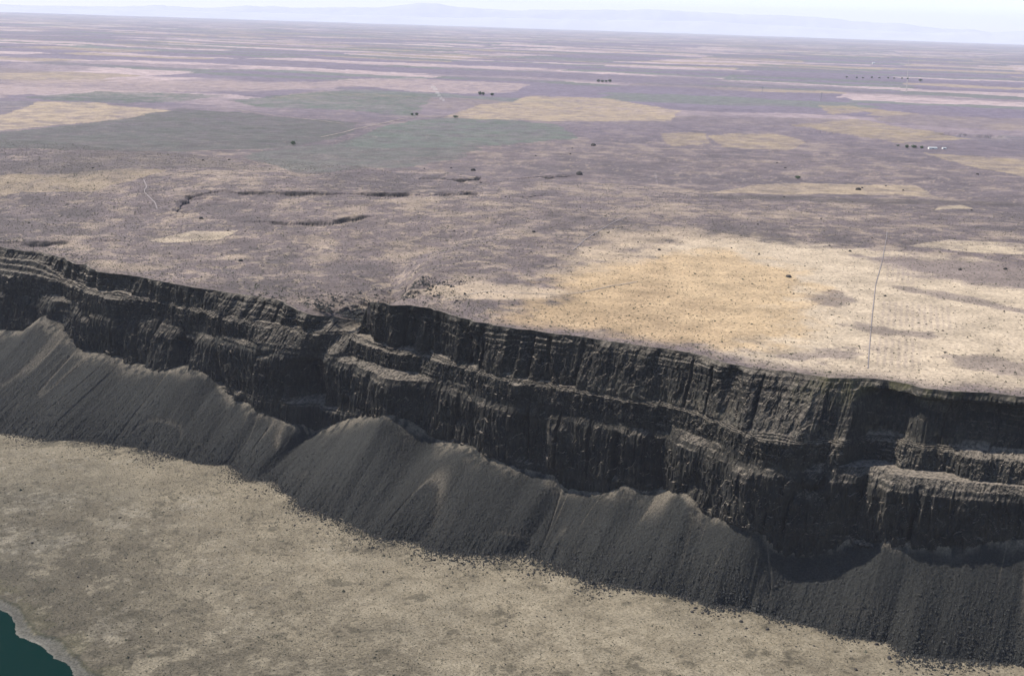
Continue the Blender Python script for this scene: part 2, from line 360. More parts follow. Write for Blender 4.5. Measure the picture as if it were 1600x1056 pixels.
# small coulees out on the plateau: a low wall facing the valley, ground dropping below it
COUL = [([(-60, 351), (20, 352), (60, 353), (112, 351)], 9, 110), ([(245, 324), (284, 321), (287, 306), (292, 297), (330, 294), (365, 296), (430, 298), (512, 300), (600, 301), (680, 303), (765, 298)], 6.5, 110),
        ([(340, 327), (400, 329), (450, 333), (530, 333), (615, 330)], 5.5, 70), ([(640, 279), (690, 281), (760, 279)], 8, 180), ([(790, 278), (860, 277), (905, 271)], 6, 150),
        ([(800, 308), (830, 309), (858, 305)], 8, 100), ([(120, 345), (160, 350), (190, 349)], 8, 60),
        ([(1255, 320), (1292, 321)], 5, 60), ([(1440, 204), (1520, 210), (1600, 214)], 8, 400), ([(1240, 206), (1290, 205)], 8, 300), ([(470, 470), (500, 462), (560, 468)], 4, 25), ([(540, 458), (575, 466), (610, 462)], 4, 25)]
COULW = [(uw(L), d, r) for L, d, r in COUL]
RAV = uw([(578, 505), (592, 492), (612, 476), (630, 458), (642, 436), (700, 412), (760, 398), (832, 374), (900, 372), (985, 338)], -30.)
def height(X, Y):
    Xw = X + 16 * fbm(X / 70, Y / 70, 301, 4, .6); Yw = Y + 26 * fbm(X / 70, Y / 70, 302, 4, .6)
    h = np.zeros_like(X)
    for pts, d, r in COULW:
        di, sd, al, L = seg_dist(Xw, Yw, pts, max(r, 250) + 60)
        near = sd < 0
        endf = sstep(0, 60, al) * sstep(0, 60, L - al) if L > 200 else sstep(0, 20, al) * sstep(0, 20, L - al)
        prof = np.where(near, np.clip(1 - di / r, 0, 1) ** 1.5, np.clip(1 - di / 11, 0, 1)) * np.clip(.42 + 1.3 * fbm(al / 60, al * 0, 9, 3), .0, 1.1)
        h -= d * prof * endf
        h += np.where(~near, 2.0 * np.exp(-di / 60), 0) * endf
    # lowered block left of the ravine
    di, sd, al, L = seg_dist(Xw * .3 + X * .7, Yw * .3 + Y * .7, RAV)
    q = -((X - OR[0]) * Nv[0] + (Y - OR[1]) * Nv[1])
    sgn = np.where(sd > 0, di, -di)                      # + on the left block
    fade = 1 - sstep(250, 850, q)
    low = 27 * sstep(-34, 4 + 60 * sstep(60, 450, q), sgn) * (1 - sstep(500, 1300, np.hypot(X + 500, Y - 1700) - 250))
    h -= low * fade
    h -= 9 * np.exp(-(di / 75) ** 2) * (sgn > -2) * (1 - sstep(90, 330, q))
    h -= 15 * np.exp(-(np.maximum(di - 3, 0) / 20) ** 2) * (1 - sstep(60, 300, q))
    # gentle relief
    R = np.hypot(X, Y)
    a = np.clip((R - 1500) / 3000, 0, 1)
    h += (1.2 + 5 * a) * fbm(X / 420, Y / 420, 303, 4) + 1.2 * fbm(X / 70, Y / 70, 304, 3) * (1 + a)
    h += np.clip((R - 4000) / 8000, 0, 1) * 16 * fbm(X / 2600, Y / 2600, 305, 3)
    # rocky hummocks round the ravine mouth
    g = np.exp(-(((X + 185) / 90) ** 2 + ((Y - 1600) / 90) ** 2))
    h += g * (13 * np.maximum(fbm(X / 30, Y / 24, 306, 4, .6), -.12) + 4.0 * (block(X / 10, Y / 8, 307) - .5))
    h += .35 * fbm(X / 12, Y / 12, 308, 2)
    return h
dist = [0, 1.2, 2.6, 4.2, 6]
st = 2.0
while dist[-1] < 1600: dist.append(dist[-1] + st); st = min(st * 1.02, 4.5)
while dist[-1] < 140000: dist.append(dist[-1] + max(4.5, (dist[-1] + 900) * 0.0075))
dist = np.array(dist); SK = 2
Sg = S
RX = OR[0] + S * Bv[0] + rim_t * Nv[0]; RY = OR[1] + S * Bv[1] + rim_t * Nv[1]
base_t = smooth(np.where((S > -150) & (S < -52), -20.0, rim_t), 201)
SRX = OR[0] + S * Bv[0] + base_t * Nv[0]; SRY = OR[1] + S * Bv[1] + base_t * Nv[1]
rzg = rim_z[::SK]; SRX, SRY, RX, RY = SRX[::SK], SRY[::SK], RX[::SK], RY[::SK]; NG = len(SRX)
fx = SRX - 0; fy = SRY + 250; fl = np.hypot(fx, fy); fx /= fl; fy /= fl
ew = np.exp(-dist / 75)[:, None]
PX = (RX * ew + SRX * (1 - ew)) + dist[:, None] * fx; PY = (RY * ew + SRY * (1 - ew)) + dist[:, None] * fy
# where the jagged rim bulges inwards keep rows ordered
H = height(PX, PY)
wr = np.exp(-(dist / 16) ** 2)[:, None]
PZ = H * (1 - wr) + rzg * wr
PZ = PZ - (2.2 * np.exp(-dist / 10) * (1 - np.exp(-dist / 3)))[:, None]

# ---- surface colours of the plateau: fields, sand sheets and scrub, plus painted haze tint and scarp shade, in plan
def inpoly(X, Y, pts):
    xs = [p[0] for p in pts]; ys = [p[1] for p in pts]
    bb = (X > min(xs)) & (X < max(xs)) & (Y > min(ys)) & (Y < max(ys)); out = np.zeros(X.shape, bool)
    out[bb] = inpoly_(X[bb], Y[bb], pts); return out
def inpoly_(X, Y, pts):
    c = np.zeros(X.shape, bool); n = len(pts)
    for i in range(n):
        x1, y1 = pts[i]; x2, y2 = pts[(i + 1) % n]
        if y1 == y2: continue
        c ^= ((y1 > Y) != (y2 > Y)) & (X < (x2 - x1) * (Y - y1) / (y2 - y1) + x1)
    return c
C_sage = np.array([.134, .106, .104]); C_dark = np.array([.080, .067, .066]); C_tan = np.array([.40, .315, .225]); C_sand = np.array([.54, .44, .32]); C_or = np.array([.40, .285, .16])
C_pink = np.array([.40, .315, .305]); C_green = np.array([.135, .152, .132]); C_gg = np.array([.15, .15, .14]); C_hazepurp = np.array([.165, .138, .182])
cs = CLR = np.zeros(PX.shape + (3,), np.float32)
R = np.hypot(PX, PY)
n1 = fbm(PX / 300, PY / 300, 401, 5, .6); n2 = fbm(PX / 60, PY / 60, 402, 4, .6); n3 = fbm(PX / 900, PY / 900, 403, 4)
CLR[:] = C_sage
def put(mask, c):
    global CLR
    CLR += (np.clip(mask, 0, 1)[..., None] * (c - CLR)).astype(np.float32)
put(sstep(.05, .6, n2 + .6 * n1) * .42, C_tan); put(sstep(.05, .45, -n2 * .6 - n1) * .6, C_dark)
n4 = fbm(PX / 24, PY / 24, 404, 4, .7)
put(sstep(.12, .5, n4 + .35 * n1) * .36 * sstep(5000, 2500, R), C_tan); put(sstep(.15, .5, -n4 - .2 * n1) * .5 * sstep(5000, 2500, R), C_dark)
put(np.exp(-(np.abs(fbm(PX / 110, PY / 110, 405, 4, .6)) / .018) ** 2) * .4 * sstep(6000, 3000, R), C_tan * 1.1)
# section-line fields of the far plain
ang = math.atan2(11106 - 2458, 37587 - 8283)
U = PX * math.cos(ang) - PY * math.sin(ang); W = PX * math.sin(ang) + PY * math.cos(ang)
U2 = U + 160 * fbm(U / 700, W / 700, 410, 4, .6); W2 = W + 300 * fbm(U / 1300, W / 1300, 411, 4, .6)
ci = np.floor((U2 - 35) / 1207 + .35 * hash2(np.zeros_like(W, dtype=np.int64), np.floor(W2 / 800).astype(np.int64), 5)).astype(np.int64); cj = np.floor(W2 / 600).astype(np.int64)
cu = np.floor(W2 / 300).astype(np.int64)
hv = hash2(ci, cj, 77) * .62 + hash2(ci // 2, cu, 78) * .38
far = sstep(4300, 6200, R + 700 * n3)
put(sstep(1900, 6000, R + 500 * n3) * .75, C_hazepurp)  # distance haze painted into the ground colour as a lavender tint
fc = np.where((hv > .66)[..., None], C_pink * 1.12, np.where((hv > .56)[..., None], C_tan * .8, np.where((hv > .42)[..., None], C_green, C_hazepurp)))
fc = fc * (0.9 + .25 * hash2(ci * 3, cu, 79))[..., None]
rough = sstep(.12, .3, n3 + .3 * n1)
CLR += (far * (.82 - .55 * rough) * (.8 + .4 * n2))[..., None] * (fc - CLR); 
FIELDS = [
 ([(-60, 190), (0, 180), (60, 160), (150, 162), (270, 172), (190, 187), (100, 193), (-60, 210)], C_tan * 1.2, 20),
 ([(-80, 140), (0, 128), (200, 124), (420, 130), (640, 126), (640, 134), (300, 145), (60, 148), (-80, 160)], C_pink, 60),
 ([(40, 154), (150, 143), (290, 146), (350, 150), (280, 160), (200, 163), (60, 157)], C_green, 25),
 ([(-80, 222), (0, 208), (100, 196), (200, 184), (280, 170), (380, 176), (560, 192), (540, 208), (440, 232), (200, 236), (-80, 232)], C_gg * .82, 25),
 ([(380, 240), (500, 224), (700, 222), (760, 235), (640, 262), (450, 268)], C_gg, 30),
 ([(520, 224), (600, 197), (680, 183), (800, 188), (870, 196), (900, 216), (830, 222), (700, 230), (600, 232)], C_green * 1.15, 25),
 ([(360, 157), (530, 143), (680, 150), (640, 182), (540, 172), (400, 167)], C_green * 1.1, 30),
 ([(690, 183), (750, 163), (800, 160), (830, 150), (960, 155), (1060, 175), (1050, 190), (900, 191), (780, 188)], C_tan * 1.12, 15),
 ([(530, 125), (650, 122), (830, 132), (800, 144), (720, 148), (620, 141), (530, 133)], C_pink * 1.1, 25),
 ([(1108, 214), (1150, 208), (1215, 209), (1262, 222), (1230, 235), (1130, 229)], C_tan, 10),
 ([(1030, 210), (1100, 208), (1112, 224), (1050, 228)], C_tan * .92, 10),
 ([(1240, 196), (1330, 188), (1440, 203), (1520, 216), (1400, 222), (1300, 206)], C_tan * .95, 25),
 ([(1280, 166), (1330, 165), (1385, 174), (1300, 180)], C_tan * .95, 25),
 ([(1440, 236), (1600, 250), (1660, 262), (1660, 280), (1600, 275), (1520, 262)], C_tan, 12),
 ([(1095, 302), (1180, 288), (1250, 285), (1430, 288), (1466, 308), (1400, 303), (1250, 303), (1150, 300)], C_tan * 1.08, 8),
 ([(225, 349), (300, 338), (372, 339), (345, 349), (260, 352)], C_sand * .95, 6),
 ([(1415, 384), (1480, 376), (1660, 386), (1660, 404), (1500, 393)], C_sand, 8),
 ([(-60, 272), (150, 262), (260, 266), (150, 285), (-60, 288)], C_tan * .9, 20),
 ([(1470, 320), (1500, 318), (1520, 324), (1460, 325)], C_sand * .9, 8),
]
wobx = 1.5 * fbm(PX / 160, PY / 160, 420, 5, .6); woby = 1.8 * fbm(PX / 160, PY / 160, 421, 5, .6)
for pts, c, wob in FIELDS:
    m_ = inpoly(PX + wob * wobx, PY + 1.3 * wob * woby, uw(pts)).astype(np.float32)
    put(m_ * (.70 + .6 * n2 + .4 * n4), np.array(c) * .74)
def soft(pts, c, w, amt, nz=.8, seed=0):
    """soft edged sheet: signed distance to the outline broken up by noise"""
    P = uw(pts); di, _, _, _ = seg_dist(PX, PY, P + [P[0]], 4 * w)
    ins = np.where(inpoly(PX, PY, P), np.minimum(di, 9 * w), -di)
    put(sstep(-w, w, np.maximum(ins, -9 * w) + nz * w * (n2 + fbm(PX / 25, PY / 25, 430 + seed, 4, .65))) * amt, np.array(c))
soft([(1010, 395), (1060, 372), (1180, 375), (1400, 395), (1700, 430), (1700, 620), (1250, 588), (1150, 560)], C_sand * .86, 45, .88, 1.1, 1)
soft([(860, 430), (960, 395), (1050, 385), (1050, 420), (930, 470)], C_tan, 40, .8, 1.1, 2)
soft([(760, 505), (830, 470), (900, 425), (1020, 398), (1140, 392), (1235, 425), (1275, 465), (1262, 520), (1220, 545), (1100, 540), (980, 528), (860, 512)], C_or, 40, .75, 1.2, 3)
soft([(930, 360), (1050, 355), (1200, 372), (1040, 385), (900, 420)], C_tan, 50, .6, 1.3, 4)
soft([(640, 455), (760, 440), (900, 455), (860, 465), (700, 468)], C_tan * 1.1, 14, .7, 1.2, 5)
soft([(1265, 462), (1310, 456), (1342, 468), (1310, 480), (1275, 474)], C_sage * .9, 11.2, .68, 2.0, 6)
soft([(1340, 400), (1480, 405), (1700, 420), (1700, 470), (1560, 452), (1440, 432)], C_sage * 1.15, 25, .85, 1.2, 7)
soft([(1378, 441), (1430, 448), (1500, 462), (1620, 488), (1620, 497), (1500, 472), (1420, 456)], C_sage, 8.399999999999999, .68, 2.0, 8)
soft([(1295, 507), (1350, 504), (1400, 515), (1460, 522), (1450, 530), (1380, 524), (1330, 512)], C_sage * .9, 7.0, .68, 2.0, 9)
soft([(1200, 540), (1260, 548), (1355, 540), (1350, 562), (1280, 566), (1210, 556)], C_sage, 12.6, .68, 2.0, 10)
soft([(1490, 562), (1540, 556), (1600, 566), (1640, 590), (1560, 590), (1500, 575)], C_sage * .95, 11.2, .68, 2.0, 11)
soft([(1080, 307), (1200, 303), (1330, 309), (1470, 311), (1600, 317), (1600, 322), (1450, 318), (1200, 313)], C_dark, 14, .7, .9, 12)  # shade of the scarp below the tan field, painted as a dark band
soft([(0, 262), (120, 235), (300, 238), (420, 262), (250, 262), (120, 270)], C_dark * 1.2, 40, .6, 1.2, 13)
# rows left by a drill in the sand beside the fence line
fa = np.array([626., 2143.]); fb = np.array([360., 1251.]); fd = (fb - fa) / np.linalg.norm(fb - fa); fn = np.array([-fd[1], fd[0]])
if fn[0] < 0: fn = -fn
fu = (PX - fa[0]) * fn[0] + (PY - fa[1]) * fn[1]; fv = (PX - fa[0]) * fd[0] + (PY - fa[1]) * fd[1]
pat = 0
for a0, a1, wd in ((150, 420, 55), (560, 700, 95), (770, 900, 55)):
    pat = pat + sstep(a0 - 15, a0 + 10, fv) * sstep(a1 + 15, a1 - 10, fv) * sstep(1, 6, fu) * sstep(wd + 12, wd - 15, fu)
put(pat * sstep(-.2, .5, np.sin(fu * 2 * math.pi / 7.0) + .4 * n2 + .5 * n4) * .3, C_sage * 1.5)
# thin soil and scrub along the very rim
edge = np.exp(-(np.maximum(dist[:, None] - 4 * (1 + n2), 0) / 26) ** 1.5)
put(edge * .75, C_sage * 1.05)
put(np.exp(-dist[:, None] / 2.5) * .8 * np.ones_like(PX), C_dark * .7)
gm = np.exp(-(((PX + 175) / 80) ** 2 + ((PY - 1590) / 85) ** 2)); put(gm * .7 * sstep(-.3, .3, n2), C_tan * .9)
# bare rock where the ground is steep
gz = np.abs(np.gradient(PZ, axis=0)) / np.maximum(np.gradient(dist)[:, None], .5)
put(sstep(.2, .6, gz) * (dist[:, None] > 12), C_dark * .5)
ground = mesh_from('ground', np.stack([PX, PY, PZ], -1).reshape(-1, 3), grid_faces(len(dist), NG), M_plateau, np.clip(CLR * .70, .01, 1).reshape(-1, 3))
tag(ground, kind='structure')
CLR_P = CLR.mean(-1)

def ground_z(x, y):
    x = np.atleast_1d(np.asarray(x, float)); y = np.atleast_1d(np.asarray(y, float)); return height(x, y)

# ------------------------------------------------------------------ talus
vt = np.r_[np.linspace(-.22, 0, 8)[:-1], np.linspace(0, 1, 190), np.linspace(1.02, 1.25, 14)]
v = vt[:, None]; SSt = np.broadcast_to(S, (len(vt), NS))
TT = T_tal + (T_toe - T_tal) * v
fall = np.where(v < 1, v, 1)
prof = 1 - (fall * 1.02 - .0) ; prof = np.where(v < 0, 1 + (-v) * .25, np.clip(1 - fall ** .97, 0, 1))
ZT = ZF + (Z_tal - ZF) * prof - np.where(v > 1, (v - 1) * 14, 0)
ZT = ZT + 3 * np.exp(-((v - 1) / .10) ** 2) * -.35
# chutes: lines running straight downslope, drifting slightly
gr = np.gradient(smooth(Z_tal, 61), DS)[None]
drift = SSt + np.clip(v, 0, 1.2) * np.clip(gr * 55, -28, 28) + 7 * vnoise(SSt / 120, v * 1.2 + 0 * SSt, 201)
ch = fbm(drift / 9, v * .8 + 0 * SSt, 202, 3, .6); chb = vnoise(drift / 38, v * .5 + 0 * SSt, 203)
chn = np.exp(-(np.abs(vnoise(drift / 31, v * .7 + 0 * SSt, 204)) / .06) ** 2) * sstep(.0, .3, chb)
mid = np.clip(np.sin(np.clip(v, 0, 1) * math.pi) * 1.6, 0, 1)
ZT = ZT + mid * (.5 * ch + 3.0 * chb - 1.8 * chn) + .6 * fbm(SSt / 4, TT / 4, 205, 3, .7) + .55 * fbm(SSt / 1.7, TT / 1.7, 206, 2) + (sstep(.5, 1, v) * 1.0) * (block(SSt / 3.2, TT / 3.2, 207) - .4) * sstep(1.15, .95, v)
TT = TT + 6 * sstep(.7, 1, v) * fbm(SSt / 22, SSt * 0, 208, 4, .6)
C_scr = np.array([.0185, .0190, .0178]); C_dust = np.array([.17, .145, .112])
tc = np.zeros(TT.shape + (3,), np.float32); tc[:] = C_scr
tone = 1 + .22 * fbm(SSt / 50, v * 2 + 0 * SSt, 210, 3) + .18 * ch - .18 * sstep(.35, .95, v)
tc *= tone[..., None]
mk = np.clip(np.exp(-(np.clip(v, 0, 1) / (.085 + .055 * vnoise(SSt / 25, SSt * 0, 211))) ** 2) * sstep(-.5, .3, fbm(SSt / 6, TT / 6, 212, 3)), 0, 1)[..., None]
tc += .6 * mk * (C_dust - tc)
st_ = (np.clip(chn + .8 * np.exp(-(np.abs(vnoise(drift / 13, v * .6 + 0 * SSt, 214)) / .07) ** 2) * sstep(.1, .5, vnoise(SSt / 55, v * 0 + 0 * SSt, 215)), 0, 1) * sstep(1.0, .1, v) * .6)[..., None]; tc += st_ * (C_dust * .7 - tc)
talus = mesh_from('talus_slope', P3(SSt, TT, ZT).reshape(-1, 3), grid_faces(len(vt), NS, True), M_scree, np.clip(tc, .01, 1).reshape(-1, 3))
tag(talus, kind='structure')

# ------------------------------------------------------------------ valley floor and lake
SHORE = [(-1500, 1900), (-900, 1500), (-620, 1262)] + uw([(-60, 915), (0, 955), (20, 975), (45, 1000), (70, 1013), (95, 1030), (104, 1040), (112, 1056), (150, 1085)], -232.) + [(-250, 830), (-120, 560), (60, 300), (300, -100), (900, -700)]
def floor_z(X, Y):
    Xw = X + 9 * fbm(X / 40, Y / 40, 501, 5, .6); Yw = Y + 9 * fbm(X / 40, Y / 40, 502, 5, .6)
    di, sd, al, L = seg_dist(Xw, Yw, SHORE)
    d = np.where(sd > 0, di, -di)
    z = -232 + .6 * np.clip(d, -20, 17) / 17 + 1.6 * sstep(9, 14, d) + np.where(d > 18, 15.3 * (1 - np.exp(-(d - 18) / 90.)), 0) - .25 * np.clip(-d, 0, 60)
    z = z + sstep(20, 80, d) * (1.3 * fbm(X / 110, Y / 110, 503, 4) + .25 * fbm(X / 9, Y / 9, 504, 3))
    return z, d
sf = np.arange(-1040, 1000, 1.6); tf = [-60.0]
while tf[-1] < 640: tf.append(tf[-1] + 1.5)
while tf[-1] < 2600: tf.append(tf[-1] + 12)
tf = np.array(tf); toe_f = np.interp(sf, S, smooth(T_toe, 81))
FT = toe_f[None] + tf[:, None]; FS = np.broadcast_to(sf, FT.shape)
FX = OR[0] + FS * Bv[0] + FT * Nv[0]; FY = OR[1] + FS * Bv[1] + FT * Nv[1]
FZ, FD = floor_z(FX, FY)
FZ = FZ - sstep(-20, -60, tf)[:, None] * 8
CLR = np.zeros(FX.shape + (3,), np.float32); m1 = fbm(FX / 120, FY / 120, 510, 5, .6); m2 = fbm(FX / 28, FY / 28, 511, 4, .65); m3 = fbm(FX / 8, FY / 8, 512, 3, .7)
CLR[:] = np.array([.150, .132, .098])
put(sstep(-.1, .5, m1 + .3 * m2) * .4, np.array([.175, .165, .13])); put(sstep(.1, .5, -m1 + .3 * m2) * .55, np.array([.105, .095, .07]))
toed = tf[:, None] + 0 * FX
rgt = sstep(-350, 500, FS)
put(sstep(90 + 200 * 1, 0, toed + 110 * m2 + 60 * m1 - 130 * rgt) * .8, np.array([.36, .31, .225]))
put(np.exp(-(np.abs(fbm(FX / 90, FY / 90, 520, 4, .55)) / .012) ** 2) * .35, np.array([.34, .30, .23]))
put(sstep(.15, .42, m2 + .5 * m3 + .2 * rgt) * (.38 + .35 * rgt), np.array([.40, .35, .26])); put(sstep(.42, .6, m3 + .6 * vnoise(FX / 60, FY / 60, 513)) * .3 * (1 - rgt), np.array([.40, .37, .31]))
put(sstep(.30, .6, -m3 * .6 - m2) * .6, np.array([.09, .082, .06]))
put(sstep(9, -6, toed + 8 * m3) * .6, C_dust)
# shore: grey salt-crusted beach, dark wrack line at the bank
put(sstep(14, 11, FD + 3 * m3), np.array([.17, .165, .145])); put(np.exp(-((FD - 14 - 2 * m3) / 1.8) ** 2) * .75, np.array([.05, .055, .035])); put(np.exp(-((FD - 22) / 12) ** 2) * .35 * (m2 > -.1), np.array([.12, .115, .06]))
put(np.exp(-((FD - 1.5) / 1.5) ** 2) * .6, np.array([.26, .25, .22]))
put(sstep(0, -3, FD), np.array([.06, .10, .085]))
floor = mesh_from('valley_floor', np.stack([FX, FY, FZ], -1).reshape(-1, 3), grid_faces(len(tf), len(sf), True), M_floor, np.clip(CLR * .41 * np.array([1.0, .985, .97]), .01, 1).reshape(-1, 3))
tag(floor, kind='structure')
m, nt, b = newmat('lake_water'); b.inputs['Base Color'].default_value = (0.0005, 0.011, 0.009, 1); b.inputs['Roughness'].default_value = .3; b.inputs['Specular IOR Level'].default_value = .05; b.inputs['IOR'].default_value = 1.12
nw = nnoise(nt, .35, 4, pos(nt)); bump(nt, b, nw.outputs[0], .15, .6)
lp = [tuple(p) for p in SHORE]
me = bpy.data.meshes.new('water'); vs = [(x + 8, y + 8, -232.0) for x, y in lp] + [(-400, -1500, -232.0), (-3500, -1500, -232.0), (-3500, 1900, -232.0)]
me.from_pydata(vs, [], [list(range(len(vs)))]); me.materials.append(m)
wo = bpy.data.objects.new('water', me); SC.collection.objects.link(wo); tag(wo, kind='structure')

# ------------------------------------------------------------------ far hills
HS = 1.4
def ridge(name, pts, dist_, depth_, seed, mat, amp):
    """pts: (azimuth px, crest height in m)"""
    n = 900; az = np.linspace(-.56, .56, n); 
    cr = np.interp(az, [(p[0] - 800) / 2000. for p in pts], [p[1] for p in pts])
    cr = cr + amp * fbm(az * 30, az * 0, seed, 5, .55)
    w = np.linspace(0, 1, 40)[:, None]
    shp = np.where(w < .5, np.sin(w * math.pi) ** 1.4, np.sin(w * math.pi))
    Rr = dist_ + depth_ * (w - .5) + 0 * az
    X = Rr * np.sin(az); Y = Rr * np.cos(az)
    Z = -60 + (np.maximum(cr, 0) + 60) * shp * (1 + .15 * fbm(X / 3000, Y / 3000, seed + 3, 4) * np.sin(w * math.pi * 2) ** 2)
    Z = np.where(Z > 0, Z * HS, Z); o = mesh_from(name, np.stack([X, Y, Z], -1).reshape(-1, 3), grid_faces(40, n), mat); tag(o, kind='structure'); return o
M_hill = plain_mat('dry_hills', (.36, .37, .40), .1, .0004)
ridge('hills', [(-300, 150), (0, 250), (200, 480), (400, 700), (560, 900), (650, 1350), (780, 1050), (980, 1350), (1100, 1300), (1250, 1150), (1380, 900), (1480, 650), (1530, 750), (1600, 1150), (1750, 1300), (2000, 900)], 122000, 14000, 611, M_hill, 170)
ridge('hills', [(-300, 100), (100, 250), (700, 420), (1000, 600), (1300, 500), (1500, 420), (1600, 620), (2000, 400)], 96000, 11000, 631, M_hill, 90)

# ------------------------------------------------------------------ scattered ground cover and rubble (nobody could count it)
OCT_V = np.array([(1, 0, 0), (0, 1, 0), (-1, 0, 0), (0, -1, 0), (0, 0, 1), (.3, .2, -.5)], float)
OCT_F = np.array([(0, 1, 4), (1, 2, 4), (2, 3, 4), (3, 0, 4), (1, 0, 5), (2, 1, 5), (3, 2, 5), (0, 3, 5)])
def scatter(name, P, size, mat, flat=.75, jit=.35):
    n = len(P); a = RNG.uniform(0, 2 * math.pi, n); V = OCT_V[None] * (1 + RNG.uniform(-jit, jit, (n, 6, 3)))
    V = V + RNG.uniform(-jit, jit, (n, 6, 3)) * .6
    x = V[..., 0] * np.cos(a)[:, None] - V[..., 1] * np.sin(a)[:, None]; y = V[..., 0] * np.sin(a)[:, None] + V[..., 1] * np.cos(a)[:, None]
    W = np.stack([x, y, V[..., 2] * flat], -1) * size[:, None, None] + P[:, None]
    F = (OCT_F[None] + (np.arange(n) * 6)[:, None, None]).reshape(-1, 3)
    return tag(mesh_from(name, W.reshape(-1, 3), F, mat), kind='stuff')
# sagebrush on the valley flat
n = 200000; i = RNG.integers(40, len(tf) - 150, n); j = RNG.integers(0, len(sf), n)
X = FX[i, j] + RNG.uniform(-1, 1, n); Y = FY[i, j] + RNG.uniform(-1, 1, n)
keep = (FD[i, j] > 22) & (RNG.uniform(-.75, .6, n) < (-m2[i, j] * .5 - m1[i, j] * .5)) & (tf[i] > 4)
X, Y, Zk = X[keep], Y[keep], FZ[i, j][keep]
scatter('sagebrush', np.stack([X, Y, Zk + .1], -1), (RNG.gamma(4, .08, len(X)) + .12) * (1 + 1.3 * (RNG.random(len(X)) < .02)), M_sage)
# scrub on the plateau near the rim
n = 90000; i = (RNG.power(1.0, n) * 330 + 4).astype(int); j = RNG.integers(0, NG, n)
X = PX[i, j] + RNG.uniform(-1, 1, n); Y = PY[i, j] + RNG.uniform(-1, 1, n)
lum = CLR_P[i, j]; keep = RNG.uniform(.1, .42, n) > lum
scatter('scrub', np.stack([X[keep], Y[keep], PZ[i, j][keep] + .1], -1), RNG.gamma(4, .14, keep.sum()) + .15, M_sage)
# loose rock on the talus, coarser toward its foot
n = 110000; vi = np.searchsorted(vt, np.clip(RNG.power(1.6, n) * 1.04, 0, 1.2)); j = RNG.integers(0, NS, n)
vi = np.clip(vi, 8, len(vt) - 1)
patch = fbm(SSt[vi, j] / 30, TT[vi, j] / 30, 601, 3)
keep = RNG.uniform(-.8, .5, n) < patch + .4 * (vt[vi] - .5)
vi, j, = vi[keep], j[keep]
Pp = P3(SSt[vi, j], TT[vi, j], ZT[vi, j]) + RNG.uniform(-.4, .4, (len(vi), 3)) * np.array([1, 1, 0])
scatter('talus_rubble', Pp, (RNG.gamma(2.0, .17, len(vi)) + .1) * (.5 + .7 * np.clip(vt[vi], 0, 1)) * (1 + .3 * (S[j] > 300)), M_rubble, .9)

n = 42000; s_ = RNG.uniform(-800, 860, n); d_ = RNG.exponential(7.5, n) * (1 + .8 * vnoise(s_ / 30, s_ * 0, 605)) - 5
P = P3(s_, np.interp(s_, S, T_toe) + d_, 0 * s_); zf, _ = floor_z(P[:, 0], P[:, 1]); P[:, 2] = zf + .15
scatter('toe_rubble', P, (RNG.gamma(1.8, .2, n) + .12) * (1 + .35 * (s_ > 150)), M_rubble, .9)
n = 9000; x_ = RNG.normal(-190, 55, n); y_ = RNG.normal(1585, 55, n); zz = ground_z(x_, y_); q_ = -((x_ - OR[0]) * Nv[0] + (y_ - OR[1]) * Nv[1])
k_ = (fbm(x_ / 22, y_ / 16, 606, 4, .6) > .08) & (q_ > 34)
scatter('ravine_rubble', np.stack([x_, y_, zz], -1)[k_], RNG.gamma(2.0, .42, k_.sum()) + .3, M_rubble, .7)
# ------------------------------------------------------------------ boulders, each a thing of its own
import bmesh
def boulder_mesh(seed, mound=False):
    rg = random.Random(seed); bm = bmesh.new()
    for k in range(46 if mound else 34):
        u = rg.uniform(-1, 1); a = rg.uniform(0, 2 * math.pi); q = math.sqrt(1 - u * u); rr = rg.uniform(.78, 1.0) if not mound else rg.uniform(.88, 1.0)
        bm.verts.new((q * math.cos(a) * rr, q * math.sin(a) * rr * .8, max(u * rr * .72, -.25)))
    bmesh.ops.convex_hull(bm, input=bm.verts)
    for v in [v for v in bm.verts if not v.link_faces]: bm.verts.remove(v)
    bmesh.ops.bevel(bm, geom=list(bm.edges), offset=.035, segments=1, affect='EDGES')
    bmesh.ops.triangulate(bm, faces=bm.faces)
    bmesh.ops.subdivide_edges(bm, edges=list(bm.edges), cuts=1)
    for v in bm.verts: v.co += Vector((rg.uniform(-1, 1), rg.uniform(-1, 1), rg.uniform(-1, 1))) * .018
    me = bpy.data.meshes.new('boulder'); bm.to_mesh(me); bm.free(); me.materials.append(M_boulder); return me
BM = [boulder_mesh(k) for k in range(9)]; HM = [boulder_mesh(50 + k, True) for k in range(4)]
def boulder(x, y, z, r, label, group=None, mound=False, name='boulder', cat='boulder'):
    o = bpy.data.objects.new(name, random.choice(HM if mound else BM)); SC.collection.objects.link(o)
    o.location = (x, y, z + r * .18); o.scale = (r * random.uniform(.85, 1.2), r * random.uniform(.85, 1.2), r * random.uniform(.8, 1.05)); o.rotation_euler = (0, 0, random.uniform(0, 6.28))
    return tag(o, label, cat, group)
def plateau_pt(px, py):
    z = 0.
    for _ in range(6):
        P = unp(np.array([px]), np.array([py]), z)[0]; z = float(ground_z(P[0], P[1])[0])
    return P[0], P[1], z
def floor_pt(px, py):
    z = -218.
    for _ in range(6):
        P = unp(np.array([px]), np.array([py]), z)[0]; z = float(floor_z(np.array([P[0]]), np.array([P[1]]))[0][0])
    return P[0], P[1], z
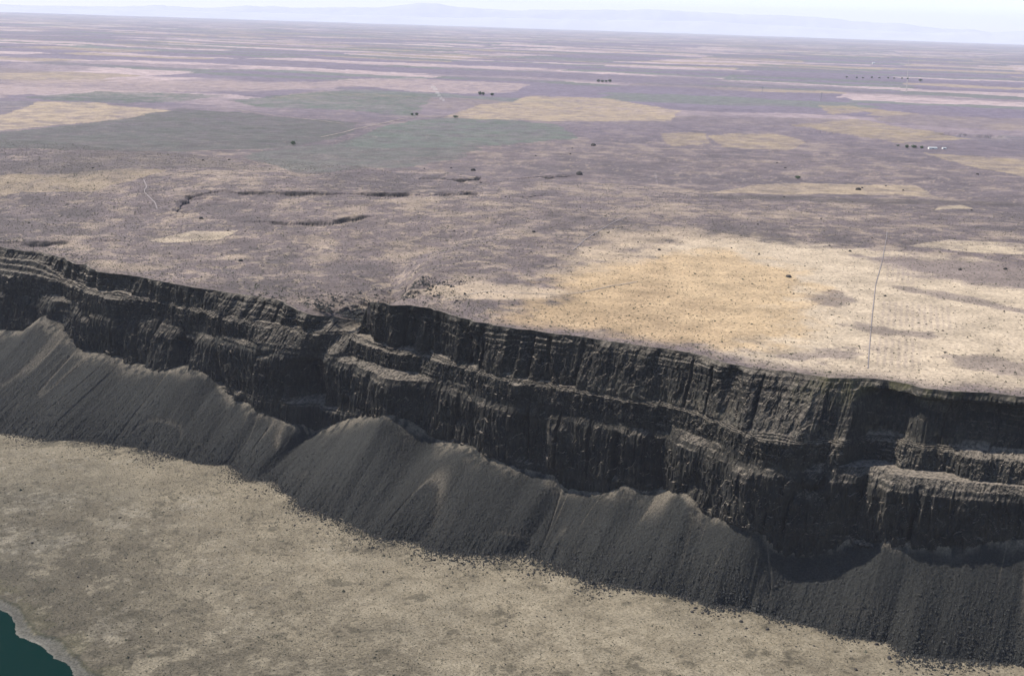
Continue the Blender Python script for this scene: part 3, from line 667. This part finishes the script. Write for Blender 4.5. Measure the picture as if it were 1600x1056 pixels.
BIG = [((1232, 433), 11, 'largest dark rounded rock on the orange tinted sand, alone near its right end'),
       ((1383, 463), 6, 'dark rock beside the pale fence track, right of the drilled rows'),
       ((1500, 422), 7, 'dark rounded rock on grey scrub at right, left one of an isolated pair'),
       ((1571, 421), 7, 'dark rounded rock on grey scrub near the right frame edge'),
       ((1030, 391), 7, 'dark rock at the upper tip of the pale sand sheet'),
       ((834, 363), 8, 'dark rock at the outer end of the low scarp running from the ravine'),
       ((376, 408), 9, 'dark lone rock on brown scrub above the left cliff rim'),
       ((739, 267), 9, 'dark rock standing above the middle coulee wall'),
       ((927, 228), 10, 'dark pointed rock below the pale central grain field'),
       ((1341, 297), 9, 'larger dark rock in the middle of the long pale mesa field'),
       ((314, 342), 7, 'dark rock sitting on the bright sand patch at left'),
       ((1328, 393), 6, 'flat dark rock at the top of the sand sheet near the track'),
       ((905, 273), 12, 'dark blocky outcrop at the right end of the upper coulee wall')]
for (p, w, lab) in BIG:
    x, y, z = plateau_pt(*p); boulder(x, y, z, w * math.hypot(x, y) / 2000 * .5, lab, None, True, 'haystack_rock', 'rock')
SM = [(710,362),(997,379),(950,364),(928,368),(911,395),(751,286),(663,264),(705,263),(891,241),(894,232),(837,244),(790,308),(631,468),(1214,255),(1227,263),(1347,294),(1384,291),(1411,298),(1225,308),(1283,342),(1184,351),(1143,388),(1186,398),(1296,384),(1518,329),(1240,459),(1527,273),(383,362),(356,361),(310,356),(317,251),(358,250),(145,263),(1447,507),(1473,517),(1538,513),(1560,548),(1477,551),(1422,565),(1569,487)]
for p in SM:
    x, y, z = plateau_pt(*p); boulder(x, y, z, random.uniform(3.2, 4.8) * math.hypot(x, y) / 2000 * .5, *(('small dark rock on brown scrub at left, beyond the lower cliff block', 'small dark rocks on the left scrub') if p[0] < 450 else ('small dark rock among the low coulees and scrub of the middle plateau', 'small dark rocks on the middle plateau') if p[1] < 350 and p[0] < 960 else ('small dark rock on or around the pale mesa field at right', 'small dark rocks by the mesa field') if p[1] < 345 else ('small dark rock dotted on the pale and orange sand above the cliff', 'small dark rocks on the sand sheet')), True, 'haystack_rock', 'rock')
FB = [((1389, 1028), 11, 'largest dark boulder on pale ground below the talus at lower right'), ((1337, 1046), 8, 'dark boulder at the lower right, nearest the bottom frame edge'),
      ((473, 797), 9, 'dark boulder at the talus foot below the central cone, lowest of a cluster of three'), ((488, 790), 8, 'dark boulder at the talus foot, right one of a cluster of three'), ((480, 783), 7, 'dark boulder at the talus foot, upper one of a cluster of three'),
      ((1081, 956), 8, 'dark boulder at the head of the pale flat, left of a row of three'), ((1097, 958), 7, 'dark boulder in the middle of a row of three at the talus foot'),
      ((1165, 943), 14, 'large dark rock pile half buried in the lowest scree of the talus'), ((1546, 1044), 7, 'dark flat boulder at the talus foot near the right frame edge'),
      ((50, 848), 6, 'dark boulder alone on the flat at the left frame edge'), ((187, 809), 5, 'dark boulder on the flat above the white salt flecks at left')]
for (p, w, lab) in FB:
    x, y, z = floor_pt(*p); boulder(x, y, z, w * math.hypot(x, y) / 2000 * .5, lab)
FS_ = [(448,828),(496,833),(512,834),(327,898),(122,902),(427,876),(202,707),(141,693),(126,701),(181,701),(386,778),(459,868),(258,922),(197,872),(790,978),(839,963),(851,964),(698,900),(790,1038),(889,971),(969,996),(1324,1034),(1446,1032),(1481,1046),(1114,957),(1085,989),(1217,974),(1244,1010),(1272,1009),(1184,990),(1165,994),(1467,1031)]
for p in FS_:
    x, y, z = floor_pt(*p); boulder(x, y, z, random.uniform(3.2, 5.0) * math.hypot(x, y) / 2000 * .5, *(('small dark boulder out on the grey green flat at left', 'small boulders on the left flat') if p[0] < 620 else ('small dark boulder out on the pale flat at right', 'small boulders on the right flat')))
for k in range(150):
    s_ = random.uniform(-720, 720); d_ = random.expovariate(1 / 13.) - 6; t_ = float(np.interp(s_, S, T_toe)) + d_
    P = P3(np.array(s_), np.array(t_), 0.); z = float(floor_z(np.array([P[0]]), np.array([P[1]]))[0][0])
    if d_ < 2:
        jj = int((s_ - S[0]) / DS); z = max(z, float(np.interp(t_, TT[:, jj], ZT[:, jj])))
    boulder(float(P[0]), float(P[1]), z, random.uniform(.9, 1.9) * (1.25 if s_ > 200 else 1), *(('small dark boulder along the foot of the left talus apron', 'fallen boulders below the left talus') if s_ < -210 else ('small dark boulder along the foot of the broad central talus cones', 'fallen boulders below the central talus') if s_ < 230 else ('small dark boulder along the foot of the right hand talus', 'fallen boulders below the right talus')))

# ------------------------------------------------------------------ trees, farms, roads, pylons, dust
def leaf_clumps(bm, rg, n, rx, ry, zc, rz):
    for k in range(n):
        u = rg.uniform(-1, 1); a = rg.uniform(0, 6.283); q = math.sqrt(1 - u * u); rr = rg.uniform(.35, 1) ** .6 * (1 + .25 * math.sin(3 * a + u * 4))
        c = Vector((q * math.cos(a) * rr * rx, q * math.sin(a) * rr * ry, zc + u * rr * rz)); e = rg.uniform(.5, 1.1)
        n1 = Vector((rg.gauss(0, 1), rg.gauss(0, 1), rg.gauss(0, 1))).normalized(); n2 = n1.orthogonal().normalized(); n3 = n1.cross(n2)
        bm.faces.new([bm.verts.new(c + n2 * e), bm.verts.new(c + n3 * e), bm.verts.new(c - n2 * e * .8), bm.verts.new(c - n3 * e * .9)])
def tree_meshes(seed, w, h):
    rg = random.Random(seed); bm = bmesh.new(); leaf_clumps(bm, rg, 420, w, w * .9, h * .6, h * .42); me = bpy.data.meshes.new('crown'); bm.to_mesh(me); bm.free(); me.materials.append(M_leaf)
    b2 = bmesh.new(); rings = []
    for (z, r) in ((-.5, .5), (h * .25, .36), (h * .5, .24), (h * .85, .08)):
        rings.append([b2.verts.new((r * math.cos(q), r * math.sin(q) + .1 * z / h, z)) for q in [i * math.pi / 3 for i in range(6)]])
    for a_, c_ in zip(rings[:-1], rings[1:]):
        for i in range(6): b2.faces.new([a_[i], a_[(i + 1) % 6], c_[(i + 1) % 6], c_[i]])
    for q in range(4):
        a = q * 1.6; z = h * (.3 + .08 * q); base = Vector((0, 0, z)); tip = Vector((math.cos(a) * w * .7, math.sin(a) * w * .7, z + h * .22)); sd = Vector((-math.sin(a), math.cos(a), 0)) * .13
        b2.faces.new([b2.verts.new(base + sd), b2.verts.new(base - sd), b2.verts.new(tip)]); b2.faces.new([b2.verts.new(base + Vector((0, 0, .15))), b2.verts.new(base - Vector((0, 0, .15))), b2.verts.new(tip + Vector((0, 0, .02)))])
    mt = bpy.data.meshes.new('trunk'); b2.to_mesh(mt); b2.free(); mt.materials.append(M_bark); return me, mt
TREES = [tree_meshes(1, 6, 12), tree_meshes(2, 4.2, 13), tree_meshes(3, 7.5, 10)]
def tree(px, py, sc, label, kind=0, group=None, name='tree', dx=0, dy=0):
    x, y, z = plateau_pt(px, py); x += dx; y += dy; z = float(ground_z(x, y)[0])
    e = empty(name, (x, y, z)); sc *= .8; e.scale = (sc * random.uniform(.9, 1.2), sc * random.uniform(.9, 1.2), sc * random.uniform(.75, 1.0)); e.rotation_euler = (0, 0, random.uniform(0, 6)); tag(e, label, 'tree', group)
    for nm, me in zip(('crown', 'trunk'), TREES[kind]):
        c = bpy.data.objects.new(nm, me); SC.collection.objects.link(c); c.parent = e
tree(458, 227, 1.35, 'bushy green tree alone beside the corner of the grey green field', 2)
tree(1430, 232, 1.5, 'widest green tree at the farmstead, left of the white roofed shed', 2, dx=-4)
tree(1422, 232, 1.1, 'green tree on the left side of the farmstead clump', 0, dx=-10)
tree(1437, 233, 1.2, 'green tree next to the white roofed shed, right side of the clump', 0, dx=6)
tree(1403, 229, .9, 'small green bush a little left of the farmstead clump', 2)
tree(1246, 280, 1.0, 'lone green shrub beside the foot of the pale mesa field', 2)
for p in ((644, 181), (651, 181)): tree(*p, 1.15, 'dark tree of a pair by the field road junction', 0, 'pair of trees by the road junction')
tree(712, 185, 1.4, 'dark tree on the near edge of the large central tan field', 2)
for p in ((750, 149), (755, 149), (769, 150)): tree(*p, 1.7, 'dark tree in the short row between pink and green fields', 0, 'short row of trees between far fields')
tree(1438, 128, 2.3, 'dark tree just right of the straight section road', 2)
for k in range(9): tree(1325 + k * 12 + random.uniform(-3, 3), 122 + k * .3, 1.6, 'dark tree in the long shelterbelt crossing the section road', random.choice((0, 2)), 'shelterbelt trees by the section road')
for k in range(4): tree(935 + k * 6, 129, 1.8, 'dark tree in the small clump beyond the tan field', 0, 'small clump of trees beyond the tan field')
def shed(px, py, w, d, h, rot, label, z_off=0):
    x, y, z = plateau_pt(px, py); e = empty('farm_shed', (x, y, z - .3)); e.rotation_euler = (0, 0, rot); tag(e, label, 'shed')
    def part(nm, vs, fs, mt, par):
        me = bpy.data.meshes.new(nm); me.from_pydata(vs, [], fs); me.materials.append(mt); o = bpy.data.objects.new(nm, me); SC.collection.objects.link(o); o.parent = par; return o
    a, c = w / 2, d / 2; g = h + d * .22
    part('wall', [(-a, -c, 0), (a, -c, 0), (a, c, 0), (-a, c, 0), (-a, -c, h), (a, -c, h), (a, c, h), (-a, c, h), (-a, 0, g), (a, 0, g)], [(0, 1, 5, 4), (2, 3, 7, 6), (1, 2, 6, 9, 5), (3, 0, 4, 8, 7)], M_wall, e)
    a2, c2 = a + .5, c + .6; hh = h - .15
    part('roof', [(-a2, -c2, hh), (a2, -c2, hh), (a2, 0, g + .12), (-a2, 0, g + .12), (-a2, c2, hh), (a2, c2, hh), (-a2, -c2, hh + .25), (a2, -c2, hh + .25), (a2, 0, g + .4), (-a2, 0, g + .4), (-a2, c2, hh + .25), (a2, c2, hh + .25)],
         [(0, 1, 2, 3), (3, 2, 5, 4), (7, 6, 9, 8), (8, 9, 10, 11), (1, 0, 6, 7), (4, 5, 11, 10), (0, 3, 9, 6), (3, 4, 10, 9), (2, 1, 7, 8), (5, 2, 8, 11)], M_roof, e)
    part('door', [(-2, -c - .05, 0), (2, -c - .05, 0), (2, -c - .05, h * .75), (-2, -c - .05, h * .75), (-2, -c + .02, 0), (2, -c + .02, 0), (2, -c + .02, h * .75), (-2, -c + .02, h * .75)], [(0, 1, 2, 3), (1, 5, 6, 2), (4, 0, 3, 7), (3, 2, 6, 7)], M_steel, e)
shed(1457, 233, 26, 10, 4, .1, 'long white roofed shed at the farmstead, right of the trees')
shed(1475, 233, 12, 7, 3.5, .2, 'small white roofed shed at the right end of the farmstead')
shed(1365, 100, 30, 18, 9, .1, 'pale farm building far out left of the straight section road')
def ribbon(name, pts_px, width, mat, z0=0.):
    W = []
    P = [plateau_pt(*p) for p in pts_px]
    for (a, b_) in zip(P[:-1], P[1:]):
        n = max(2, int(math.dist(a[:2], b_[:2]) / 12)); 
        for k in range(n): W.append((a[0] + (b_[0] - a[0]) * k / n, a[1] + (b_[1] - a[1]) * k / n))
    W.append(P[-1][:2]); W = np.array(W); W[:, 0] = smooth(W[:, 0], 5); W[:, 1] = smooth(W[:, 1], 5)
    T = np.gradient(W, axis=0); T /= np.linalg.norm(T, axis=1)[:, None]; Nn = np.stack([T[:, 1], -T[:, 0]], -1); Rr = np.hypot(W[:, 0], W[:, 1])
    wd = width * (1 + .25 * vnoise(np.arange(len(W)) / 3., np.zeros(len(W)), 15))
    A = W + Nn * wd[:, None] / 2; B_ = W - Nn * wd[:, None] / 2; zz = ground_z(W[:, 0], W[:, 1])
    off_ = .15 + .00022 * Rr
    V = np.stack([np.c_[A, ground_z(A[:, 0], A[:, 1]) + off_], np.c_[W, zz + off_ + .1], np.c_[B_, ground_z(B_[:, 0], B_[:, 1]) + off_]], 1).reshape(-1, 3)
    return tag(mesh_from(name, V, grid_faces(len(W), 3), mat), kind='structure')
ribbon('road', [(1416, 146), (1418, 120), (1420, 95), (1422, 76)], 7, M_track)
ribbon('dirt_road', [(368, 172), (412, 179), (540, 194)], 5, M_road)
ribbon('dirt_road', [(500, 215), (530, 209), (570, 199), (608, 191), (648, 184), (700, 182)], 5, M_road)
ribbon('dirt_track', [(1386, 362), (1385, 372), (1378, 410), (1368, 445), (1362, 500), (1357, 560), (1356, 578)], 0.9, M_track)
ribbon('dirt_track', [(224, 281), (230, 293), (224, 299), (243, 318), (246, 328)], 2.0, M_track)
ribbon('dirt_track', [(985, 337), (950, 352), (911, 377), (894, 392)], 1.6, M_track)
ribbon('dirt_track', [(1000, 440), (880, 462), (760, 455), (690, 470)], 1.6, M_road)
# pale dust drifting off the far field road
def dust(pts, w, h):
    bm = bmesh.new()
    for k, (px, py) in enumerate(pts):
        x, y, z = plateau_pt(px, py); q = bmesh.ops.create_icosphere(bm, subdivisions=2, radius=1)
        ww = w * (.5 + .6 * k / len(pts))
        for v_ in q['verts']: v_.co = Vector((x + v_.co.x * ww * (1 + .2 * math.sin(5 * v_.co.y + k)), y + v_.co.y * ww * 2.2, z + h * .5 + v_.co.z * h * (1 + .2 * math.sin(7 * v_.co.x))))
    me = bpy.data.meshes.new('dust_plume'); bm.to_mesh(me); bm.free(); me.materials.append(M_dustv); o = bpy.data.objects.new('dust_plume', me); SC.collection.objects.link(o)
    tag(o, kind='stuff')
M_dustv = bpy.data.materials.new('dust_cloud'); M_dustv.use_nodes = True; M_dustv.node_tree.nodes.remove(M_dustv.node_tree.nodes['Principled BSDF'])
pv = M_dustv.node_tree.nodes.new('ShaderNodeVolumePrincipled'); pv.inputs['Density'].default_value = .006; pv.inputs['Color'].default_value = (.95, .9, .86, 1)
M_dustv.node_tree.links.new(pv.outputs[0], M_dustv.node_tree.nodes['Material Output'].inputs['Volume'])
dust([(693, 158), (689, 155), (686, 151), (683, 147), (680, 143), (677, 138)], 14, 9)
dust([(1027, 290), (1026, 285), (1025, 279), (1024, 275)], 4, 5)
# transmission pylons
def beam(bm, a, b_, w):
    a = Vector(a); b_ = Vector(b_); d = (b_ - a).normalized(); u = d.orthogonal().normalized() * w; v_ = d.cross(u)
    r0 = [bm.verts.new(a + u), bm.verts.new(a + v_), bm.verts.new(a - u), bm.verts.new(a - v_)]; r1 = [bm.verts.new(b_ + u), bm.verts.new(b_ + v_), bm.verts.new(b_ - u), bm.verts.new(b_ - v_)]
    for i in range(4): bm.faces.new([r0[i], r0[(i + 1) % 4], r1[(i + 1) % 4], r1[i]])
def pylon(px, py, h, label):
    x, y, z = plateau_pt(px, py); e = empty('transmission_tower', (x, y, z)); tag(e, label, 'pylon')
    bm = bmesh.new()
    for sx in (-1, 1):
        for sy in (-1, 1): beam(bm, (sx * 4, sy * 4, -1), (sx * .7, sy * .7, h), .28)
    for k in range(7):
        z0 = h * k / 7; z1 = h * (k + 1) / 7; r0 = 4 - 3.3 * k / 7; r1 = 4 - 3.3 * (k + 1) / 7
        for sx in (-1, 1):
            beam(bm, (sx * r0, -r0, z0), (sx * r1, r1, z1), .12); beam(bm, (-r0, sx * r0, z0), (r1, sx * r1, z1), .12)
    me = bpy.data.meshes.new('mast'); bm.to_mesh(me); bm.free(); me.materials.append(M_steel); o = bpy.data.objects.new('mast', me); SC.collection.objects.link(o); o.parent = e
    for q in (.72, .84, .96):
        bm = bmesh.new(); beam(bm, (-8, 0, h * q), (8, 0, h * q), .3); beam(bm, (-8, 0, h * q), (0, 0, h * q + 1.6), .14); beam(bm, (8, 0, h * q), (0, 0, h * q + 1.6), .14)
        me = bpy.data.meshes.new('cross_arm'); bm.to_mesh(me); bm.free(); me.materials.append(M_steel); o = bpy.data.objects.new('cross_arm', me); SC.collection.objects.link(o); o.parent = e
pylon(1191, 147, 40, 'faint lattice pylon left of its twin beyond the dark scrub band')
pylon(1283, 158, 42, 'lattice pylon right of its twin, standing above the dark scrub band')

# ------------------------------------------------------------------ haze
def box(name, x0, x1, y0, y1, z0, z1, mat):
    me = bpy.data.meshes.new(name)
    me.from_pydata([(x, y, z) for z in (z0, z1) for y in (y0, y1) for x in (x0, x1)], [], [(0, 2, 3, 1), (4, 5, 7, 6), (0, 1, 5, 4), (2, 6, 7, 3), (0, 4, 6, 2), (1, 3, 7, 5)])
    me.materials.append(mat); o = bpy.data.objects.new(name, me); SC.collection.objects.link(o); return o
mh = bpy.data.materials.new('haze_air'); mh.use_nodes = True; nt = mh.node_tree; nt.nodes.remove(nt.nodes['Principled BSDF'])
pv = nt.nodes.new('ShaderNodeVolumePrincipled'); pv.inputs['Density'].default_value = HAZE; pv.inputs['Color'].default_value = (.80, .83, 1.0, 1); pv.inputs['Anisotropy'].default_value = 0.0
nt.links.new(pv.outputs[0], nt.nodes['Material Output'].inputs['Volume'])
tag(box('haze', -100000, 100000, -4000, 150000, -300, 2700, mh), kind='stuff')
